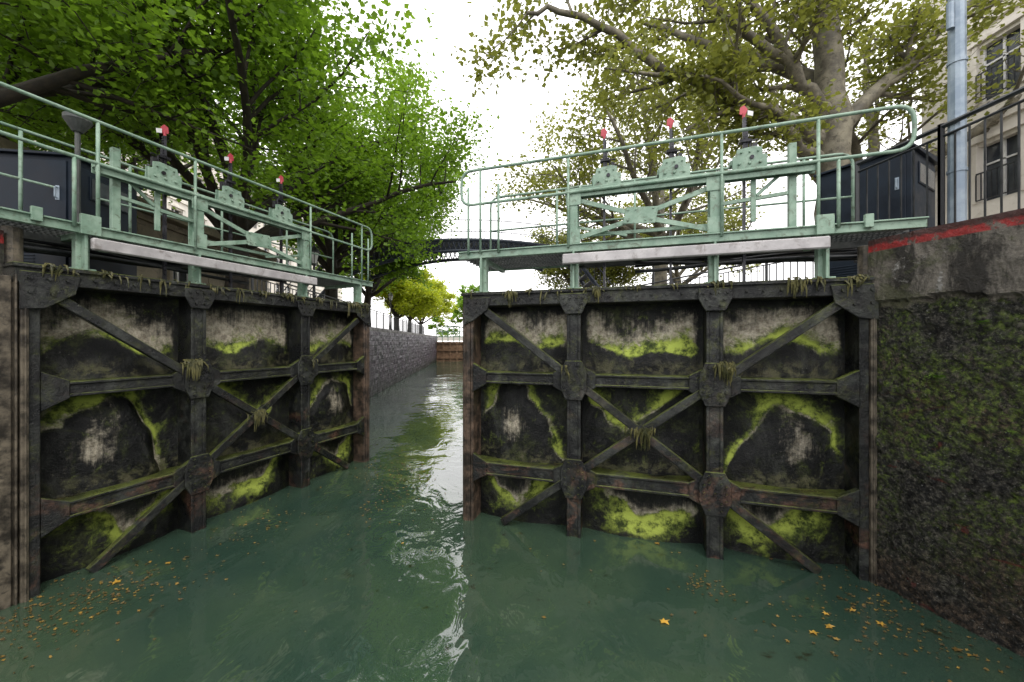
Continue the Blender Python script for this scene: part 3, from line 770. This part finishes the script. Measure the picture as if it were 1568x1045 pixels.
# ---------------------------------------------------------------- floating leaves
rnd=random.Random(5); Vv=[];Ff=[];At=[]
def fl(x,y,s,tint):
    o=len(Vv); a0=rnd.random()*6.28; Vv.append((x,y,.008)); m=10
    for i in range(m):
        a=a0+2*math.pi*i/m; r=s*(1.0 if i%2==0 else .55)*rnd.uniform(.7,1.1)*(.6 if i==5 else 1)
        Vv.append((x+r*math.cos(a),y+r*math.sin(a)*.8,.006+rnd.uniform(0,.012)))
    for i in range(m): Ff.append((o,o+1+i,o+1+(i+1)%m))
    At.extend([tint]*(m+1))
for x,y,s,t in ((1.30,3.25,.055,1.),(2.47,3.12,.05,.7),(2.66,3.19,.05,.6),(3.02,3.38,.045,.6),(3.12,3.22,.045,.9),(2.75,3.34,.04,.9),(-3.93,3.78,.06,.7),(-3.7,4.1,.04,.6),(2.6,3.05,.03,.4),(3.45,2.95,.05,.1),(1.72,4.5,.04,.3),(3.7,2.65,.05,.4)): fl(x,y,s,t)
for cx,cy,sx,sy,n in ((2.9,3.2,.6,.25,80),(-3.9,3.6,.35,.35,240),(-4.1,3.2,.3,.3,180),(1.9,3.75,.11,.11,60),(-1.8,6.5,.35,.8,200),(-2.4,7.2,.3,.5,90),(0,4.2,2.5,1.2,70),(3.3,3.3,.25,.3,160),(-3.3,4.9,.3,.6,90)):
    for i in range(n):
        x=rnd.gauss(cx,sx);y=rnd.gauss(cy,sy); fl(x,y,rnd.uniform(.006,.024),.6*rnd.random()*rnd.random())
me=bpy.data.meshes.new('floating_leaves'); me.from_pydata(Vv,[],Ff); at=me.attributes.new('tint','FLOAT','POINT'); at.data.foreach_set('value',At)
me.materials.append(M['fleaf']); ob=bpy.data.objects.new('floating_leaves',me); sc.collection.objects.link(ob)

# ---------------------------------------------------------------- sky, sun, camera
w=bpy.data.worlds.new('World'); sc.world=w; w.use_nodes=True; nt=w.node_tree; nt.nodes.clear()
out=nt.nodes.new('ShaderNodeOutputWorld'); bg=nt.nodes.new('ShaderNodeBackground'); sk=nt.nodes.new('ShaderNodeTexSky')
sk.sky_type='NISHITA'; sk.sun_disc=False; sk.sun_elevation=math.radians(50); sk.sun_rotation=math.radians(150); sk.dust_density=4
mx=nt.nodes.new('ShaderNodeMix'); mx.data_type='RGBA'; mx.inputs[0].default_value=.9; mx.inputs[7].default_value=(26,25.6,25.6,1)
nt.links.new(sk.outputs[0],mx.inputs[6]); nt.links.new(mx.outputs[2],bg.inputs[0]); bg.inputs[1].default_value=.1
nt.links.new(bg.outputs[0],out.inputs[0])
sd=bpy.data.lights.new('sun','SUN'); sd.energy=1.4; sd.angle=math.radians(20); sd.color=(1,.96,.9)
so=bpy.data.objects.new('sun',sd); sc.collection.objects.link(so)
el=math.radians(50); az=math.radians(150)
dirv=Vector((math.sin(az)*math.cos(el),math.cos(az)*math.cos(el),math.sin(el)))
so.rotation_euler=dirv.to_track_quat('Z','Y').to_euler()
cd=bpy.data.cameras.new('camera'); co=bpy.data.objects.new('camera',cd); sc.collection.objects.link(co)
cd.sensor_width=36; cd.lens=583/1568*36; cd.clip_end=3000; cd.clip_start=.05
co.location=(0,0,2.4); co.rotation_euler=(math.radians(90),0,0); sc.camera=co
